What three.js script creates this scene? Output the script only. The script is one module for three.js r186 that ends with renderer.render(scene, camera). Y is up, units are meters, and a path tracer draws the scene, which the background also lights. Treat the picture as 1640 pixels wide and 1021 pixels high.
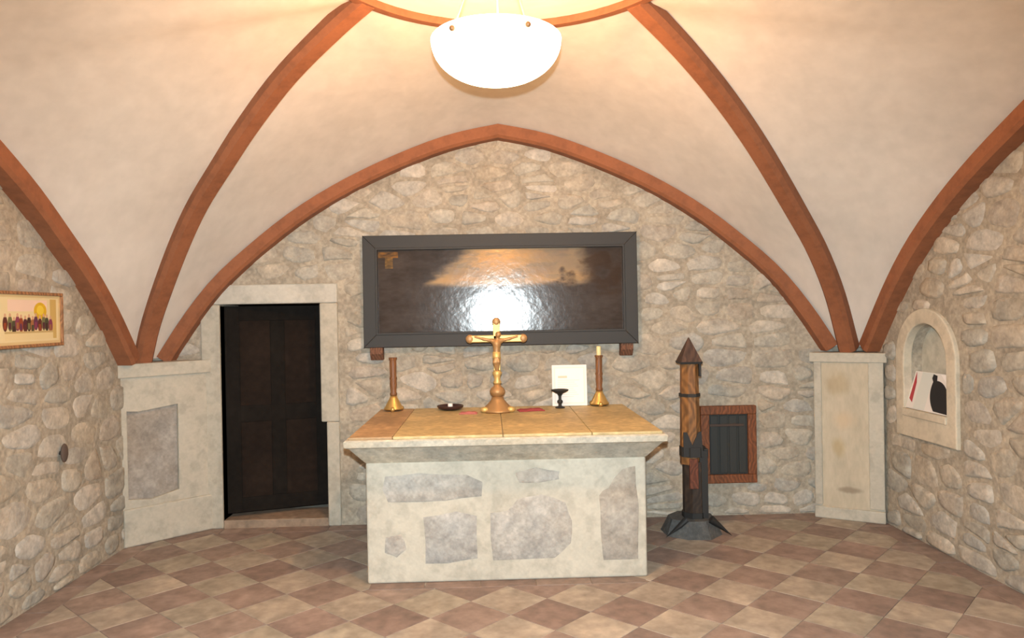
import * as THREE from 'three';
import { mergeGeometries, mergeVertices } from 'three/addons/utils/BufferGeometryUtils.js';
import { RoundedBoxGeometry } from 'three/addons/geometries/RoundedBoxGeometry.js';
import { MarchingCubes } from 'three/addons/objects/MarchingCubes.js';

// ---------------------------------------------------------------- camera, light, exposure
const scene = new THREE.Scene();
scene.background = new THREE.Color(0x000000);
const D2R = Math.PI / 180;
const camera = new THREE.PerspectiveCamera(2 * Math.atan(510.5 / 1200) / D2R, 1640 / 1021, 0.05, 40);
camera.position.set(0, 1.6, 0);
camera.rotation.order = 'YXZ';
camera.rotation.set(-0.36 * D2R, -1.72 * D2R, -1.0 * D2R);
scene.add(camera);

const renderer = new THREE.WebGLRenderer({ antialias: true });
renderer.toneMapping = THREE.LinearToneMapping;
renderer.toneMappingExposure = 1.0;
renderer.shadowMap.enabled = true;

// the photographer's flash, a hand's breadth above the lens: it throws the bowl's shadow on the vault and shines back from the varnished painting
const flash = new THREE.SpotLight(new THREE.Color().setRGB(0.88, 1.0, 1.04), 80, 0, 55 * D2R, 0.6, 2);
flash.position.set(0.0, 1.75, -0.02);
flash.target.position.set(0.0, 0.5, -5);
flash.castShadow = true; flash.shadow.radius = 1; flash.shadow.mapSize.set(2048, 2048);
scene.add(flash, flash.target);
const LAMP = { up: 7.0, down: 6.3, color: new THREE.Color().setRGB(1, 0.50, 0.17) };

// ---------------------------------------------------------------- helpers
let seed = 12345;
function rnd() { seed = (seed * 1664525 + 1013904223) >>> 0; return seed / 4294967296; }
function rr(a, b) { return a + (b - a) * rnd(); }
function hash2(x, y, s) { let h = (x * 374761393 + y * 668265263 + s * 1442695041) | 0; h = Math.imul(h ^ (h >>> 13), 1274126177); return ((h ^ (h >>> 16)) >>> 0) / 4294967296; }
function vnoise(x, y, per, s) {
  const xi = Math.floor(x), yi = Math.floor(y), fx = x - xi, fy = y - yi, u = fx * fx * (3 - 2 * fx), v = fy * fy * (3 - 2 * fy);
  const m = (a) => ((a % per) + per) % per;
  const a = hash2(m(xi), m(yi), s), b = hash2(m(xi + 1), m(yi), s), c = hash2(m(xi), m(yi + 1), s), d = hash2(m(xi + 1), m(yi + 1), s);
  return a + (b - a) * u + (c - a) * v + (a - b - c + d) * u * v;
}
function fbm(u, v, base, oct, s) { let t = 0, a = 0.5, w = 0, p = base; for (let i = 0; i < oct; i++) { t += a * vnoise(u * p, v * p, p, s + i * 7); w += a; a *= 0.55; p *= 2; } return t / w; }
function clamp(x, a = 0, b = 1) { return Math.min(b, Math.max(a, x)); }
function sstep(a, b, x) { const t = clamp((x - a) / (b - a)); return t * t * (3 - 2 * t); }
function dataTex(w, h, fn, srgb) {
  const d = new Uint8Array(w * h * 4);
  for (let j = 0; j < h; j++) for (let i = 0; i < w; i++) { const c = fn((i + 0.5) / w, (j + 0.5) / h); const k = (j * w + i) * 4; d[k] = clamp(c[0]) * 255; d[k + 1] = clamp(c[1]) * 255; d[k + 2] = clamp(c[2]) * 255; d[k + 3] = 255; }
  const t = new THREE.DataTexture(d, w, h, THREE.RGBAFormat); t.wrapS = t.wrapT = THREE.RepeatWrapping; t.magFilter = THREE.LinearFilter; t.minFilter = THREE.LinearMipmapLinearFilter; t.generateMipmaps = true;
  if (srgb) t.colorSpace = THREE.SRGBColorSpace; t.needsUpdate = true; return t;
}
function grey(fn) { return (u, v) => { const g = fn(u, v); return [g, g, g]; }; }
function rep(t, x, y) { const c = t.clone(); c.repeat.set(x, y ?? x); c.needsUpdate = true; return c; }
function M(o) { return new THREE.MeshStandardMaterial(o); }
function lin(r, g, b) { return new THREE.Color().setRGB(r, g, b); }

const used = {};
function uniq(n) { const k = used[n] = (used[n] ?? -1) + 1; return k ? `${n}_${String(k).padStart(3, '0')}` : n; }
function mesh(name, geo, mat, parent) {
  const m = new THREE.Mesh(geo, mat); m.castShadow = m.receiveShadow = true;
  m.name = parent ? name : uniq(name); (parent || scene).add(m); return m;
}
function part(name, geo, mat, parent) {           // a part: alike pieces of one thing are numbered
  parent.userData_n = parent.userData_n || {}; const k = parent.userData_n[name] = (parent.userData_n[name] ?? -1) + 1;
  return mesh(k ? `${name}_${String(k).padStart(3, '0')}` : name, geo, mat, parent);
}
function thing(name, label, category, pos = [0, 0, 0], group) {
  const g = new THREE.Group(); g.name = uniq(name); g.position.set(...pos); g.userData = { label, category }; if (group) g.userData.group = group; scene.add(g); return g;
}
function tag(o, label, category, group) { Object.assign(o.userData, { label, category }); if (group) o.userData.group = group; return o; }
function struct(o, label, category) { Object.assign(o.userData, { kind: 'structure', label, category }); return o; }
function box(w, h, d, x = 0, y = 0, z = 0, r = 0) { const g = r ? new RoundedBoxGeometry(w, h, d, 2, r) : new THREE.BoxGeometry(w, h, d); g.translate(x, y, z); return g; }
function span(x0, x1, y0, y1, z0, z1, r = 0) { return box(Math.abs(x1 - x0), Math.abs(y1 - y0), Math.abs(z1 - z0), (x0 + x1) / 2, (y0 + y1) / 2, (z0 + z1) / 2, r); }
function lathe(pts, n = 28) { return new THREE.LatheGeometry(pts.map(p => new THREE.Vector2(p[0], p[1])), n); }
function geoFrom(pos, idx, uv) { const g = new THREE.BufferGeometry(); g.setAttribute('position', new THREE.Float32BufferAttribute(pos, 3)); if (uv) g.setAttribute('uv', new THREE.Float32BufferAttribute(uv, 2)); g.setIndex(idx); g.computeVertexNormals(); return g; }
// uv in metres from the dominant axis of each face
function boxUV(g, k = 1) {
  if (g.index) g = g.toNonIndexed(); g.computeVertexNormals?.(); const p = g.attributes.position, n = g.attributes.normal, uv = new Float32Array(p.count * 2);
  for (let i = 0; i < p.count; i++) { const ax = Math.abs(n.getX(i)), ay = Math.abs(n.getY(i)), az = Math.abs(n.getZ(i)); const x = p.getX(i), y = p.getY(i), z = p.getZ(i);
    const [a, b] = ay > ax && ay > az ? [x, z] : ax > az ? [z, y] : [x, y]; uv[2 * i] = a * k; uv[2 * i + 1] = b * k; }
  g.setAttribute('uv', new THREE.BufferAttribute(uv, 2)); return g;
}
function canvasTex(w, h, draw) { const c = document.createElement('canvas'); c.width = w; c.height = h; draw(c.getContext('2d'), w, h); const t = new THREE.CanvasTexture(c); t.colorSpace = THREE.SRGBColorSpace; return t; }

// ---------------------------------------------------------------- textures and materials
const T = {};
T.stoneCol = dataTex(512, 512, (u, v) => { const a = fbm(u, v, 5, 5, 3), b = fbm(u, v, 22, 4, 11), c = fbm(u, v, 70, 2, 19); const g = 0.84 + 0.20 * (a - 0.5) + 0.22 * (b - 0.5) + 0.12 * (c - 0.5); const w = 0.06 * (fbm(u, v, 3, 3, 40) - 0.5); return [g + w, g, g - w * 1.2]; }, true);
T.stoneBump = dataTex(512, 512, grey((u, v) => 0.5 * fbm(u, v, 12, 5, 5) + 0.5 * fbm(u, v, 40, 4, 9)));
T.mortarCol = dataTex(512, 512, (u, v) => { const a = fbm(u, v, 6, 5, 23), b = fbm(u, v, 48, 3, 31); const g = 0.82 + 0.2 * (a - 0.5) + 0.25 * (b - 0.5); return [g, g * 0.985, g * 0.96]; }, true);
T.plaster = dataTex(512, 512, (u, v) => { const a = fbm(u, v, 3, 5, 51), b = fbm(u, v, 30, 3, 57); const g = 0.9 + 0.10 * (a - 0.5) + 0.06 * (b - 0.5); return [g, g, g]; }, true);
T.plasterBump = dataTex(512, 512, grey((u, v) => fbm(u, v, 7, 6, 61)));
T.tile = dataTex(512, 512, (u, v) => { const a = fbm(u, v, 4, 5, 71), b = fbm(u, v, 26, 4, 77); const g = 0.80 + 0.26 * (a - 0.5) + 0.26 * (b - 0.5); return [g, g, g]; }, true);
T.wood = dataTex(256, 512, (u, v) => { const w = fbm(u, v, 4, 3, 81); const l = 0.5 + 0.5 * Math.sin((u * 22 + 5 * w + 1.5 * Math.sin(v * 6.283)) * 6.283 * 0.5); const f = fbm(u * 1, v * 0.12, 64, 2, 87); const g = 0.66 + 0.2 * l + 0.25 * (f - 0.5); return [g, g * 0.97, g * 0.93]; }, true);
T.limewash = dataTex(512, 512, (u, v) => { const a = fbm(u, v, 3, 5, 91), b = fbm(u, v, 14, 5, 97), c = fbm(u, v, 60, 2, 99); const s = sstep(0.45, 0.75, b) * 0.07; const g = 0.94 + 0.10 * (a - 0.5) + 0.06 * (c - 0.5) - s; return [g, g - 0.01 * s, g - 0.02]; }, true);

const stoneTones = [[0.62, 0.55, 0.44], [0.58, 0.52, 0.42], [0.66, 0.58, 0.47], [0.55, 0.50, 0.41], [0.60, 0.52, 0.41], [0.58, 0.53, 0.45], [0.69, 0.62, 0.52], [0.60, 0.52, 0.42]];
const stoneMats = stoneTones.map(c => M({ color: lin(...c), map: T.stoneCol, bumpMap: T.stoneBump, bumpScale: 0.008, roughness: 0.95 }));
const mat = {
  mortar: M({ color: lin(0.56, 0.50, 0.41), map: T.mortarCol, bumpMap: T.stoneBump, bumpScale: 0.008, roughness: 1 }),
  vault: M({ color: lin(0.79, 0.71, 0.62), map: T.plaster, bumpMap: T.plasterBump, bumpScale: 0.002, roughness: 0.9, side: THREE.DoubleSide }),
  rib: M({ color: lin(0.30, 0.105, 0.045), map: T.limewash, bumpMap: T.plasterBump, bumpScale: 0.004, roughness: 0.8 }),
  dressed: M({ color: lin(0.53, 0.485, 0.415), map: T.limewash, bumpMap: T.plasterBump, bumpScale: 0.006, roughness: 0.92 }),
  greyStone: M({ color: lin(0.44, 0.39, 0.335), map: T.stoneCol, bumpMap: T.stoneBump, bumpScale: 0.006, roughness: 0.95 }),
  altarLime: M({ color: lin(0.60, 0.545, 0.465), map: T.limewash, bumpMap: T.plasterBump, bumpScale: 0.008, roughness: 0.92 }),
  altarStone: M({ color: lin(0.60, 0.545, 0.475), map: T.stoneCol, bumpMap: T.stoneBump, bumpScale: 0.008, roughness: 0.95 }),
  mensa: M({ color: lin(0.72, 0.66, 0.53), map: T.stoneCol, bumpMap: T.stoneBump, bumpScale: 0.006, roughness: 0.9 }),
  altarWood: M({ color: lin(0.80, 0.62, 0.30), map: T.tile, roughness: 0.55 }),
  altarWoodDark: M({ color: lin(0.66, 0.43, 0.22), map: T.tile, roughness: 0.6 }),
  doorWood: new THREE.MeshPhysicalMaterial({ color: lin(0.017, 0.013, 0.010), map: T.tile, roughness: 0.9, specularIntensity: 0.35 }),
  doorPanel: new THREE.MeshPhysicalMaterial({ color: lin(0.026, 0.016, 0.011), map: T.tile, roughness: 0.9, specularIntensity: 0.35 }),
  dark: M({ color: lin(0.02, 0.018, 0.016), roughness: 0.95 }),
  passage: M({ color: lin(0.46, 0.42, 0.36), map: T.plaster, roughness: 1 }),
  iron: M({ color: lin(0.028, 0.027, 0.026), roughness: 0.6, metalness: 0.3 }),
  postWood: M({ color: lin(0.36, 0.17, 0.055), map: T.wood, roughness: 0.6 }),
  postRed: M({ color: lin(0.20, 0.06, 0.03), map: T.wood, roughness: 0.7 }),
  frameWood: M({ color: lin(0.30, 0.10, 0.035), map: T.wood, roughness: 0.6 }),
  bracket: M({ color: lin(0.26, 0.12, 0.07), map: T.wood, roughness: 0.8 }),
  brass: M({ color: lin(0.66, 0.42, 0.14), roughness: 0.38, metalness: 0.75 }),
  gilt: M({ color: lin(0.68, 0.47, 0.17), roughness: 0.5, metalness: 0.5 }),
  bronze: M({ color: lin(0.42, 0.24, 0.10), roughness: 0.5, metalness: 0.4 }),
  turned: M({ color: lin(0.34, 0.15, 0.06), map: T.wood, roughness: 0.5 }),
  wax: M({ color: lin(0.85, 0.72, 0.36), roughness: 0.6 }),
  white: M({ color: lin(0.85, 0.83, 0.80), roughness: 0.8 }),
  red: M({ color: lin(0.30, 0.05, 0.05), roughness: 0.95 }),
  redPale: M({ color: lin(0.42, 0.13, 0.11), roughness: 0.95 }),
  slate: M({ color: lin(0.13, 0.13, 0.125), map: T.stoneCol, bumpMap: T.stoneBump, bumpScale: 0.01, roughness: 0.9 }),
  blackFrame: M({ color: lin(0.024, 0.022, 0.020), roughness: 0.62 }),
};
const X0 = -2.6, X1 = 2.93, ZB = -5.8, ZF = 0.5, CX = 0.10, CZ = -3.4, CS = -3.03, WT = 3.5;   // room shell

// ---------------------------------------------------------------- curves of the vault (soffits of the ribs)
const V3 = (x, y, z) => new THREE.Vector3(x, y, z);
const backProf = [[0, 2.943], [0.35, 2.868], [0.75, 2.722], [1.15, 2.535], [1.5, 2.325], [1.8, 2.095], [2.08, 1.845], [2.3, 1.575], [2.5, 1.275]];
const rightProf = [[0, 2.80], [0.5, 2.685], [0.97, 2.495], [1.32, 2.325], [1.62, 2.148], [1.9, 1.945], [2.15, 1.705], [2.52, 1.27]];
const leftProf = [[0, 2.74], [0.5, 2.60], [1.09, 2.305], [1.45, 2.06], [1.76, 1.828], [1.99, 1.614], [2.28, 1.29]];
function halfArch(prof, at, n = 24) { return new THREE.CatmullRomCurve3(prof.map(([d, y]) => at(d, y)), false, 'centripetal').getSpacedPoints(n); }
// each wall arch runs from its first springing over the apex to its second
function arch(prof, atA, atB) { const a = halfArch(prof, atA).reverse(), b = halfArch(prof, atB); return a.concat(b.slice(1)); }
const AX = 0.09;
const archBack = arch(backProf, (d, y) => V3(AX - d, y, ZB), (d, y) => V3(AX + d, y, ZB));
const kF = (ZF - CS) / 2.765;
const archLeft = arch(leftProf, (d, y) => V3(X0, y, CS - d), (d, y) => V3(X0, y, CS + d * kF));
const archRight = arch(rightProf, (d, y) => V3(X1, y, CS - d), (d, y) => V3(X1, y, CS + d * kF));
const archFront = arch(backProf, (d, y) => V3(AX - d, y, ZF), (d, y) => V3(AX + d, y, ZF));
const dBL = [[-2.494, 1.285, -5.499], [-2.411, 1.511, -5.432], [-2.241, 1.820, -5.294], [-2.041, 2.132, -5.132], [-1.872, 2.346, -4.996], [-1.641, 2.566, -4.809], [-1.447, 2.743, -4.652], [-1.132, 2.980, -4.397], [-0.772, 3.166, -4.106], [-0.610, 3.232, -3.975]];
const dBR = [[2.703, 1.265, -5.623], [2.538, 1.674, -5.482], [2.336, 1.987, -5.309], [2.104, 2.240, -5.111], [1.696, 2.646, -4.763], [1.386, 2.895, -4.498], [1.076, 3.090, -4.233], [0.800, 3.228, -3.998]];
const mirrorZ = a => a.map(([x, y, z]) => [x, y, CZ + (CZ - z) * (1 + 0.60 * clamp((CZ - z - 0.6) / 1.5, 0, 1))]);
const crv = a => new THREE.CatmullRomCurve3(a.map(p => V3(...p)), false, 'centripetal').getSpacedPoints(32);
const RR = 0.92, RY = 3.235;
const diag = { bl: crv(dBL), br: crv(dBR), fl: crv(mirrorZ(dBL)), fr: crv(mirrorZ(dBR)) };
function ringPoint(a) { return V3(CX + RR * Math.cos(a), RY, CZ + RR * Math.sin(a)); }
function angOf(p) { return Math.atan2(p.z - CZ, p.x - CX); }

// sweep of a profile [side, up] along points; side is a fixed horizontal direction or worked out from the path
function sweep(pts, prof, sideOf, closed) {
  const pos = [], idx = [], uv = [], n = pts.length, m = prof.length; let len = 0; const per = [0];
  for (let k = 0; k < m; k++) { const a = prof[k], b = prof[(k + 1) % m]; per.push(per[k] + Math.hypot(a[0] - b[0], a[1] - b[1])); }
  for (let i = 0; i < n; i++) {
    const a = pts[closed ? (i - 1 + n) % n : Math.max(0, i - 1)], b = pts[closed ? (i + 1) % n : Math.min(n - 1, i + 1)];
    const t = b.clone().sub(a).normalize(), s = sideOf(pts[i], t), u = s.clone().cross(t).normalize(); if (u.y < 0) u.negate();
    if (i) len += pts[i].distanceTo(pts[i - 1]);
    for (let k = 0; k <= m; k++) { const [ps, pu] = prof[k % m]; const q = pts[i].clone().addScaledVector(s, ps).addScaledVector(u, pu); pos.push(q.x, q.y, q.z); uv.push(per[k] * 1.0, len); }
  }
  const row = m + 1, last = closed ? n : n - 1;
  for (let i = 0; i < last; i++) for (let k = 0; k < m; k++) { const a = i * row + k, b = ((i + 1) % n) * row + k; idx.push(a, b, a + 1, b, b + 1, a + 1); }
  if (!closed) { for (let k = 1; k < m - 1; k++) { idx.push(0, k, k + 1); const o = (n - 1) * row; idx.push(o, o + k + 1, o + k); } }
  let g = geoFrom(pos, idx, uv).toNonIndexed(); g.computeVertexNormals(); return g;
}
const upOut = (pts, d) => pts.map((p, i) => { const a = pts[Math.max(0, i - 1)], b = pts[Math.min(pts.length - 1, i + 1)]; const t = b.clone().sub(a).normalize(); const u = V3(0, 1, 0).addScaledVector(t, -t.y).normalize(); return p.clone().addScaledVector(u, d); });

// ---------------------------------------------------------------- the vault
function severy(wall, dA, dB, dirFix) {            // wall: arch points; dA, dB: diagonals at its two ends (foot first)
  const N = 72, K = 14; const W = new THREE.CatmullRomCurve3(upOut(wall, 0.065)).getSpacedPoints(N);
  const a0 = angOf(dA[dA.length - 1]), b0 = angOf(dB[dB.length - 1]); let da = b0 - a0; while (da > Math.PI) da -= 2 * Math.PI; while (da < -Math.PI) da += 2 * Math.PI;
  const inner = upOut(dA, 0.085).slice(0, -1);
  const ring = []; for (let i = 0; i <= 16; i++) { const p = ringPoint(a0 + da * i / 16); p.y += 0.034; ring.push(p); }
  const I = new THREE.CatmullRomCurve3(inner.concat(ring, upOut(dB, 0.085).slice(0, -1).reverse()), false, 'centripetal').getSpacedPoints(N);
  const pos = [], uv = [], idx = [];
  for (let i = 0; i <= N; i++) for (let k = 0; k <= K; k++) { const u = k / K, t = i / N; const p = W[i].clone().lerp(I[i], u); p.y += 0.05 * 6.75 * u * (1 - u) ** 2 * Math.sin(Math.PI * t) ** 2; pos.push(p.x, p.y, p.z); uv.push(p.x * 0.5, p.z * 0.5); }
  for (let i = 0; i < N; i++) for (let k = 0; k < K; k++) { const a = i * (K + 1) + k, b = a + K + 1; idx.push(a, b, a + 1, b, b + 1, a + 1); }
  return geoFrom(pos, idx, uv);
}
const domePts = []; for (let i = 0; i <= 10; i++) { const r = (RR + 0.02) * i / 10; domePts.push([Math.max(r, 0.0005), RY + 0.03 + 0.12 * (1 - (r / (RR + 0.02)) ** 2)]); }
const dome = lathe(domePts, 48); dome.translate(CX, 0, CZ);
const shells = [severy(archBack, diag.bl, diag.br), severy(archLeft, diag.bl, diag.fl), severy(archRight, diag.br, diag.fr), severy(archFront, diag.fl, diag.fr), dome];
const outer = shells.map(g => { const c = g.clone(); c.translate(0, 0.16, 0); return c; });
const ceiling = mesh('ceiling', mergeGeometries(shells.concat(outer)), mat.vault);
struct(ceiling, 'pale cream plastered rib vault over the chapel', 'ceiling');

const diagProf = [[-0.065, 0.14], [-0.065, 0.03], [-0.042, 0], [0.042, 0], [0.065, 0.03], [0.065, 0.14]];
const perp = (p, t) => V3(-t.z, 0, t.x).normalize();
const ribLabel = {
  bl: 'brown diagonal vault rib rising from the pilaster beside the dark doorway', br: 'brown diagonal vault rib rising from the pilaster beside the offering post' };
for (const k of ['bl', 'br']) tag(mesh('diagonal_rib', sweep(diag[k], diagProf, perp), mat.rib), ribLabel[k], 'vault rib');
const wallProf = [[0, 0.10], [0, 0], [0.10, 0], [0.12, 0.02], [0.12, 0.10]];
const fixed = v => () => v.clone();
tag(mesh('wall_rib', sweep(archBack, wallProf, fixed(V3(0, 0, 1))), mat.rib), 'slim brown pointed arch rib framing the stone wall behind the altar', 'vault rib');
tag(mesh('wall_rib', sweep(archLeft, wallProf, fixed(V3(1, 0, 0))), mat.rib), 'brown arch rib along the wall with the small framed picture', 'vault rib');
tag(mesh('wall_rib', sweep(archRight, wallProf, fixed(V3(-1, 0, 0))), mat.rib), 'brown arch rib along the wall with the arched niche', 'vault rib');
const ringPts = []; for (let i = 0; i < 72; i++) ringPts.push(ringPoint(i / 72 * 2 * Math.PI));
tag(mesh('crown_ring', sweep(ringPts, [[-0.024, 0.06], [-0.024, 0], [0.024, 0], [0.024, 0.06]], perp, true), mat.rib), 'thin brown ring rib around the crown of the vault above the lamp', 'vault rib');

// ---------------------------------------------------------------- polygons
function clipPoly(poly, nx, ny, c) {               // keeps nx*x + ny*y <= c
  const out = []; for (let i = 0; i < poly.length; i++) { const a = poly[i], b = poly[(i + 1) % poly.length], da = nx * a[0] + ny * a[1] - c, db = nx * b[0] + ny * b[1] - c; if (da <= 0) out.push(a); if (da * db < 0) { const t = da / (da - db); out.push([a[0] + (b[0] - a[0]) * t, a[1] + (b[1] - a[1]) * t]); } } return out;
}
function areaC(p) { let a = 0, x = 0, y = 0; for (let i = 0; i < p.length; i++) { const q = p[i], r = p[(i + 1) % p.length], c = q[0] * r[1] - r[0] * q[1]; a += c; x += (q[0] + r[0]) * c; y += (q[1] + r[1]) * c; } return [a / 2, x / (3 * a), y / (3 * a)]; }
function chaikin(p) { const o = []; for (let i = 0; i < p.length; i++) { const a = p[i], b = p[(i + 1) % p.length]; o.push([a[0] * 0.78 + b[0] * 0.22, a[1] * 0.78 + b[1] * 0.22], [a[0] * 0.22 + b[0] * 0.78, a[1] * 0.22 + b[1] * 0.78]); } return o; }
// rubble: irregular stones in rough courses over [u0,u1] x [v0,v1]; returns polygons
function rubble(u0, u1, v0, v1, inside, holes, ch, sw) {
  const S = 0.55, sites = []; let v = v0 - ch * 0.3, row = 0;
  while (v < v1 + ch) { const h = ch * rr(0.65, 1.45); let u = u0 - rr(0, sw); while (u < u1 + sw) { const w = sw * rr(0.5, 1.6); if (rnd() < 0.16) { sites.push([u + w * 0.5, v + h * 0.25], [u + w * 0.5 + rr(-0.05, 0.05), v + h * 0.78]); } else sites.push([u + w * 0.5, v + h * 0.5 + rr(-0.28, 0.28) * h]); u += w; } v += h; row++; }
  const polys = [];
  for (const s of sites) {
    if (s[0] < u0 || s[0] > u1 || s[1] < v0 || s[1] > v1 || !inside(s[0], s[1])) continue;
    let p = [[u0, v0], [u1, v0], [u1, v1], [u0, v1]];
    for (const q of sites) { if (q === s) continue; const dx = (q[0] - s[0]) * S, dy = q[1] - s[1]; if (Math.abs(dx) > 0.5 || Math.abs(dy) > 0.5) continue; const mx = (q[0] + s[0]) / 2 * S, my = (q[1] + s[1]) / 2; p = clipPoly(p, dx * S, dy, dx * mx + dy * my); if (p.length < 3) break; }
    let gone = false;
    for (const [a, b, c, d] of holes) {              // hole [ulo, uhi, vlo, vhi]
      const gaps = [[a - s[0], 1, 0, a], [s[0] - b, -1, 0, -b], [c - s[1], 0, 1, c], [s[1] - d, 0, -1, -d]]; gaps.sort((x, y) => y[0] - x[0]);
      if (gaps[0][0] <= 0) { gone = true; break; } p = clipPoly(p, gaps[0][1], gaps[0][2], gaps[0][3]); if (p.length < 3) { gone = true; break; }
    }
    if (!gone && p.length > 2 && Math.abs(areaC(p)[0]) > 0.003) polys.push(p);
  }
  return polys;
}
function stoneGeo(poly, put, rise, sharp) {               // put(u, v, d) -> world point, d out of the wall
  const [A, cu, cv] = areaC(poly); const r = Math.sqrt(Math.abs(A)); const gap = rr(0.006, 0.016); const k0 = Math.max(0.7, 1 - gap / (0.36 * r));
  let p = sharp ? poly.flatMap((a, i) => { const b = poly[(i + 1) % poly.length]; return [a, [(a[0] + b[0]) / 2, (a[1] + b[1]) / 2]]; }) : chaikin(poly); if (p.length > 14) { p = p.filter((q, i) => { const b = p[(i + 1) % p.length]; return Math.hypot(q[0] - b[0], q[1] - b[1]) > 0.02; }); }
  if (A < 0) p.reverse(); const n = p.length; p = p.map(q => [q[0] + rr(-0.006, 0.006), q[1] + rr(-0.006, 0.006)]);
  const tu = rr(-0.25, 0.25), tv = rr(-0.25, 0.25), rings = [[k0, -0.004], [k0 * 0.90, rise * 0.72], [k0 * 0.6, rise]], pos = [], uv = [], idx = [];
  for (const [k, d] of rings) for (const q of p) { const u = cu + (q[0] - cu) * k, v = cv + (q[1] - cv) * k; const dd = d < 0 ? d : Math.max(0.001, d + rise * (tu * (q[0] - cu) + tv * (q[1] - cv)) / r + rr(-0.15, 0.15) * rise); pos.push(...put(u, v, dd)); uv.push(u, v); }
  pos.push(...put(cu, cv, rise * rr(0.8, 1.15))); uv.push(cu, cv);
  for (let g = 0; g < 2; g++) for (let i = 0; i < n; i++) { const a = g * n + i, b = g * n + (i + 1) % n; idx.push(a, b, a + n, b, b + n, a + n); }
  for (let i = 0; i < n; i++) idx.push(2 * n + i, 2 * n + (i + 1) % n, 3 * n);
  return geoFrom(pos, idx, uv);
}
function layStones(wall, polys, put, rank, most, riseLo, riseHi) {
  const list = polys.map(p => ({ p, c: areaC(p) })).sort((a, b) => rank(b.c) - rank(a.c)); const rest = [];
  list.forEach((o, i) => { const g = stoneGeo(o.p, put, rr(riseLo, riseHi)); if (i < most) part('stone', g, stoneMats[Math.floor(rnd() * stoneMats.length)], wall); else rest.push(g); });
  if (rest.length) { const m = part('rubble_stonework', mergeGeometries(rest), stoneMats[0], wall); m.userData.kind = 'stuff'; }
}
function profY(prof, d) { d = Math.abs(d); for (let i = 1; i < prof.length; i++) if (d <= prof[i][0]) { const [a, ya] = prof[i - 1], [b, yb] = prof[i]; return ya + (yb - ya) * (d - a) / (b - a); } return 1.25; }

// ---------------------------------------------------------------- walls
const DOOR = { x0: -2.06, x1: -1.262, y: 1.712 }, WD = 0.42;
{ // behind the altar
  const s = new THREE.Shape(); s.moveTo(X0 - 0.3, 0); s.lineTo(DOOR.x0, 0); s.lineTo(DOOR.x0, DOOR.y); s.lineTo(DOOR.x1, DOOR.y); s.lineTo(DOOR.x1, 0); s.lineTo(X1 + 0.3, 0); s.lineTo(X1 + 0.3, WT); s.lineTo(X0 - 0.3, WT); s.closePath();
  const g = new THREE.ExtrudeGeometry(s, { depth: WD, bevelEnabled: false }); g.translate(0, 0, ZB - WD);
  const w = mesh('wall_back', boxUV(g), mat.mortar); struct(w, 'rough rubble stone wall behind the altar under the pointed arch', 'wall');
  const polys = rubble(X0 + 0.1, X1 - 0.02, 0.0, 2.97, (u, v) => v < profY(backProf, u - AX) + 0.03 && !(u < -2.2 && v < 1.28), [[DOOR.x0 - 0.14, DOOR.x1 + 0.13, -1, DOOR.y + 0.155], [1.615, 2.07, 0.25, 0.87]], 0.125, 0.27);
  layStones(w, polys, (u, v, d) => [u, v, ZB + d], c => (c[1] > -0.9 && c[1] < 1.1 && c[2] < 0.9 ? 0 : 1) * Math.abs(c[0]), 300, 0.004, 0.016);
}
{ // beside the doorway
  const w = mesh('wall_left', boxUV(span(X0 - 0.3, X0, 0, WT, ZB, ZF)), mat.mortar); struct(w, 'rough rubble stone wall with the small framed picture', 'wall');
  const polys = rubble(ZB + 0.4, -1.4, 0, 2.75, (u, v) => v < profY(leftProf, u - CS) + 0.05, [], 0.15, 0.3);
  layStones(w, polys, (u, v, d) => [X0 + d, v, u], c => -c[1] + Math.abs(c[0]), 190, 0.003, 0.014);
  w.children.forEach(o => o.geometry.index.array.reverse() && o.geometry.computeVertexNormals());
}
const NICHE = { z0: -5.19, z1: -4.685, y0: 0.885, ys: 1.245 };   // opening: straight sides, round head
{ // with the niche
  const s = new THREE.Shape(); s.moveTo(-ZF, 0); s.lineTo(-ZB, 0); s.lineTo(-ZB, WT); s.lineTo(-ZF, WT); s.closePath();
  const h = new THREE.Path(); const r = (NICHE.z1 - NICHE.z0) / 2, c = -(NICHE.z0 + NICHE.z1) / 2; h.moveTo(c - r, NICHE.y0); h.lineTo(c - r, NICHE.ys); h.absarc(c, NICHE.ys, r, Math.PI, 0, true); h.lineTo(c + r, NICHE.y0); h.closePath(); s.holes.push(h);
  const g = new THREE.ExtrudeGeometry(s, { depth: 0.3, bevelEnabled: false, curveSegments: 20 }); g.rotateY(Math.PI / 2); g.translate(X1, 0, 0);
  const w = mesh('wall_right', boxUV(g), mat.mortar); struct(w, 'rough rubble stone wall with the arched niche', 'wall');
  const polys = rubble(ZB + 0.3, -1.4, 0, 2.8, (u, v) => v < profY(rightProf, u - CS) + 0.05, [[-5.31, -4.58, 0.70, 1.56]], 0.15, 0.3);
  layStones(w, polys, (u, v, d) => [X1 - d, v, u], c => -c[1] + Math.abs(c[0]), 190, 0.005, 0.022);
}
struct(mesh('wall_front', boxUV(span(X0 - 0.3, X1 + 0.3, 0, WT, ZF, ZF + 0.3)), mat.mortar), 'plain wall facing the altar', 'wall');

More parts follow.
